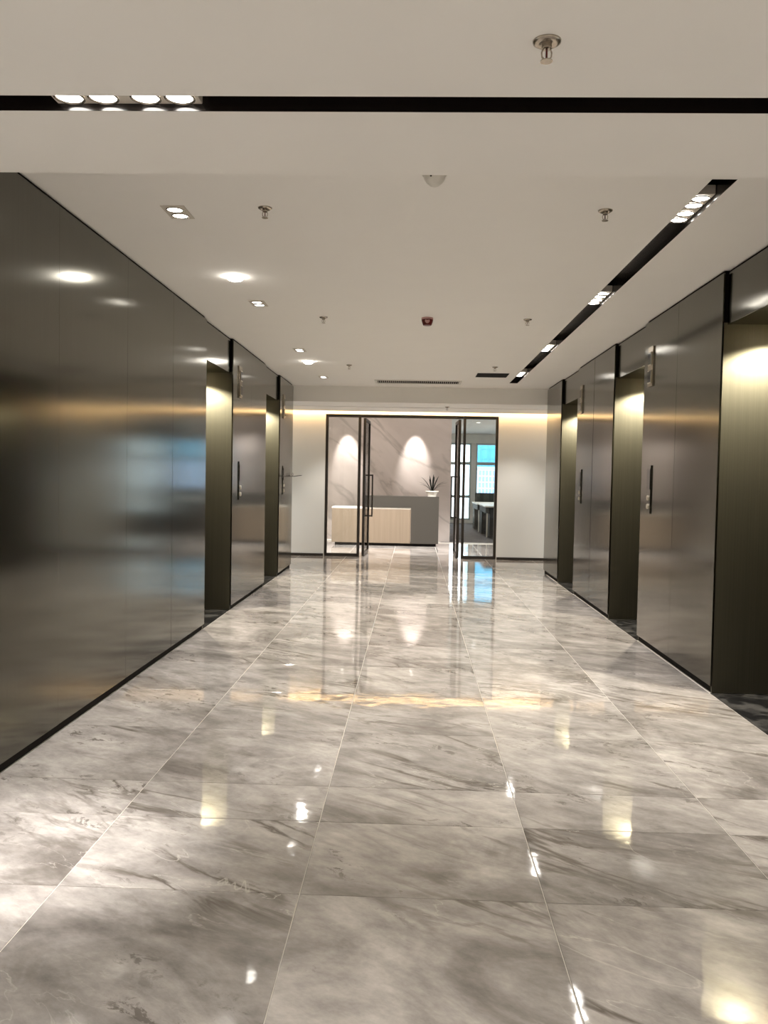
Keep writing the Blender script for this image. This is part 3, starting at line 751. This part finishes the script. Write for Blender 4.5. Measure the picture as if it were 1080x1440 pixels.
# potted plant on the counter
pl = thing('potted_plant', 'small dark spiky plant in a white bowl pot on the reception counter', 'plant', (0.375, YD+0.17, 1.01))
bm = bmesh.new(); lathe(bm, [(0, 0), (0.085, 0), (0.09, 0.03), (0.115, 0.085), (0.135, 0.10), (0.135, 0.118), (0.118, 0.118), (0.110, 0.10), (0, 0.095)], 26); finish('pot', bm, M_POT, pl, smooth=False)
bm = bmesh.new(); lathe(bm, [(0, 0.106), (0.108, 0.104)], 20); finish('soil', bm, M_BLACK, pl)
for i, (ang, lean, ln, wd) in enumerate(((PI, 1.0, 0.36, 0.030), (2.7, 0.72, 0.40, 0.034), (0.0, 1.05, 0.38, 0.036), (0.35, 0.95, 0.36, 0.034), (0.6, 0.45, 0.36, 0.032), (2.2, 0.22, 0.34, 0.024),
                                        (-1.2, 0.15, 0.36, 0.024), (-0.3, 1.2, 0.33, 0.024), (3.6, 1.15, 0.34, 0.022), (1.3, 0.5, 0.36, 0.028), (-2.0, 0.5, 0.30, 0.026), (4.9, 0.55, 0.34, 0.028))):
    bm = bmesh.new(); rows = []
    dx, dy = math.cos(ang), math.sin(ang)
    for k in range(7):
        f = k/6; a = lean*(0.55+0.55*f)
        rr = ln*f*math.sin(a)*0.85; zz = 0.10 + ln*f*math.cos(a*0.9)
        hw = 1.45*wd*(0.35+1.1*f*(1-f)*2.0)*(1 if f < 0.9 else 0.3)/2 if f < 1 else 0.0015
        c = Vector((dx*(0.02+rr), dy*(0.02+rr), zz)); sd = Vector((-dy, dx, 0))
        rows.append([bm.verts.new(c - sd*hw), bm.verts.new(c + Vector((0, 0, -0.25*hw))), bm.verts.new(c + sd*hw)])
    for a_, b_ in zip(rows[:-1], rows[1:]):
        for j in range(2): bm.faces.new((a_[j], a_[j+1], b_[j+1], b_[j]))
    ext = bmesh.ops.solidify(bm, geom=bm.faces[:], thickness=0.002)
    finish('leaf', bm, M_LEAF, pl)

# reception lamps: two spots washing the marble, plus fill spots added without fixtures
for x_, lab in ((-1.46, 'left ceiling spotlight washing the marble wall'), (0.02, 'right ceiling spotlight washing the marble wall')):
    t = thing('wall_spotlight', lab, 'light', (x_, YM-0.42, 2.80), 0, 'spotlights washing the marble wall')
    bm = bmesh.new(); lathe(bm, [(0.05, 0), (0.052, -0.005), (0.042, -0.006), (0.040, 0)], 20); finish('trim_ring', bm, M_WHITE, t)
    bm = bmesh.new(); lathe(bm, [(0, -0.003), (0.041, -0.001)], 20); finish('lens', bm, M_LENS, t)
    spot((x_, YM-0.42, 2.77), P_MARBLE, 40, 0.8, (0, 0.42, -1), (1.0, 0.93, 0.86))
for x_, y_ in ((-2.3, 16.2), (-0.5, 16.2), (1.4, 16.2)):
    spot((x_, y_, 2.78), 170, 110, 0.8)
t = thing('office_downlight', 'small bright downlight in the office ceiling seen through the right pane', 'light', (1.58, 21.4, 2.80))
bm = bmesh.new(); lathe(bm, [(0.06, 0), (0.062, -0.006), (0.05, -0.006), (0.05, 0)], 20); finish('trim_ring', bm, M_WHITE, t)
bm = bmesh.new(); lathe(bm, [(0, -0.004), (0.051, -0.001)], 20); finish('lens', bm, M_LENS, t)
for x_, y_ in ((1.58, 21.4), (3.4, 21.4), (1.58, 24.2), (3.4, 24.2)):
    spot((x_, y_, 2.77), 24, 120, 0.8, col=(1, 0.97, 0.92))

# ------------------------------------------------------------------ office beyond
YW = 27.0
def pane_window(name, x0, x1, label):
    r = bpy.data.objects.new(name, None); COL.objects.link(r); tag(r, label, 'window', None, 'structure')
    f = 0.045
    box('frame_side', x0, x0+f, YW, YW+0.09, 0.10, 2.52, M_ALU, r); box('frame_side', x1-f, x1, YW, YW+0.09, 0.10, 2.52, M_ALU, r)
    for nm, z0, z1 in (('sill_rail', 0.10, 0.15), ('transom', 0.80, 0.88), ('transom', 1.84, 1.93), ('head_rail', 2.47, 2.52)):
        box(nm, x0+f, x1-f, YW, YW+0.09, z0, z1, M_ALU, r)
    for z0, z1 in ((0.15, 0.80), (0.88, 1.84), (1.93, 2.47)):
        box('pane', x0+f, x1-f, YW+0.04, YW+0.05, z0, z1, M_GLASS, r)
xw_ = [0.62, 1.87, 3.27, 4.67, 6.07, 8.0]
for i, (a, b) in enumerate(zip(xw_[:-1], xw_[1:])):
    pane_window('window_%d' % (i+3), a+0.075, b-0.075, ['tall office window left of the pale mullion, bright with sky', 'tall office window right of the pale mullion with blue towers behind',
                'third office window from the left, mostly hidden by the entrance frame', 'fourth office window from the left, hidden behind the white wall', 'fifth office window at the right corner of the office'][i])
bm = bmesh.new()
bx(bm, 0.4, 8.1, YW-0.02, YW+0.15, 0.0, 0.10); bx(bm, 0.4, 8.1, YW-0.25, YW+0.15, 2.52, 2.92)
for a in xw_[1:-1]: bx(bm, a-0.074, a+0.074, YW-0.03, YW+0.12, 0.10, 2.52)
bx(bm, 0.4, 0.694, YW-0.03, YW+0.12, 0.10, 2.52); bx(bm, 7.926, 8.1, YW-0.03, YW+0.12, 0.10, 2.52)
struct('wall_window', bm, M_WALL, 'pale mullions, sill and head around the office windows', 'wall')

# workstations
def desk(loc, label):
    t = thing('office_desk', label, 'desk', loc, 0, 'office desks by the window')
    def d_(nm, x0, x1, y0, y1, z0, z1, m):
        bm = bmesh.new(); bx(bm, x0, x1, y0, y1, z0, z1, 0.003); return finish(nm, bm, m, t)
    d_('desktop', 0, 1.7, 0, 1.95, 0.72, 0.75, M_WORKTOP)
    d_('apron', 0.02, 0.10, 0.05, 1.9, 0.58, 0.719, M_DARKDESK)
    d_('end_panel', 0.05, 0.08, 0.10, 0.16, 0.0, 0.719, M_WORKTOP)
    d_('end_panel', 0.05, 0.08, 1.70, 1.76, 0.0, 0.719, M_WORKTOP)
    p_ = d_('pedestal', 0.12, 0.62, 0.02, 0.55, 0.02, 0.68, M_DARKDESK)
    for k in range(3):
        bm = bmesh.new(); bx(bm, 0.13, 0.61, 0.008, 0.0195, 0.05+k*0.21, 0.24+k*0.21, 0.002); finish('drawer_front', bm, M_DARKDESK, p_)
    d_('pedestal', 0.02, 0.5, 1.15, 1.68, 0.02, 0.60, M_DARKDESK)
desk((1.70, 20.3, 0), 'nearer office desk with white top and dark drawers, seen through the right pane')
desk((1.66, 22.35, 0), 'farther office desk with white top, behind the nearer one by the window')
t = thing('desk_screen', 'tall dark fabric privacy screen standing beyond the office desks', 'screen', (1.76, 24.5, 0))
bm = bmesh.new(); bx(bm, 0, 0.62, 0, 0.05, 0.04, 1.0, 0.004); finish('fabric_panel', bm, M_SCREENFAB, t)
bm = bmesh.new(); bx(bm, 0.625, 2.4, 0, 0.05, 0.04, 1.0, 0.004); finish('fabric_panel', bm, M_SCREENFAB, t)
for xx in (0.05, 0.6, 2.3):
    bm = bmesh.new(); bx(bm, xx, xx+0.04, -0.1, 0.15, 0.0, 0.039); finish('foot', bm, M_DARKDESK, t)

# ------------------------------------------------------------------ towers outside
M_TWR_CYAN = plain('cyan_glass_facade', (0.10, 0.46, 0.66), 0.25, grain=0.08, scale=0.05)
M_TWR_BLUE = plain('pale_blue_facade', (0.36, 0.52, 0.78), 0.5, grain=0.05, scale=0.05)
M_TWR_GRID = plain('white_facade_grid', (0.60, 0.70, 0.86), 0.6)
def tower(loc, w, dpt, z0, z1, m, label, cols, floors, bar):
    t = thing('office_tower', label, 'tower', loc)
    bm = bmesh.new(); bx(bm, 0, w, 0, dpt, z0, z1); finish('facade', bm, m, t)
    bm = bmesh.new()
    for k in range(cols+1): bx(bm, k*w/cols-bar/2, k*w/cols+bar/2, -0.5, -0.01, z0, z1)
    for k in range(floors+1):
        z = z0 + k*(z1-z0)/floors; bx(bm, 0, w, -0.4, -0.011, z-bar*0.7, z+bar*0.7)
    tag(finish('facade_grid', bm, M_TWR_GRID if bar > 0.3 else m, t), kind='stuff')
    bm = bmesh.new(); bx(bm, -0.4, w+0.4, -0.6, dpt, z1+0.001, z1+1.2); finish('roof_parapet', bm, m, t)
tower((22.5, 300, 0), 60, 40, -80, 5.0, M_TWR_BLUE, 'pale blue office tower with a window grid, lower one outside the office window', 50, 40, 0.32)
tower((24.5, 360, 0), 80, 40, -80, 60, M_TWR_CYAN, 'cyan glass tower rising behind the pale blue one outside the window', 24, 34, 0.25)
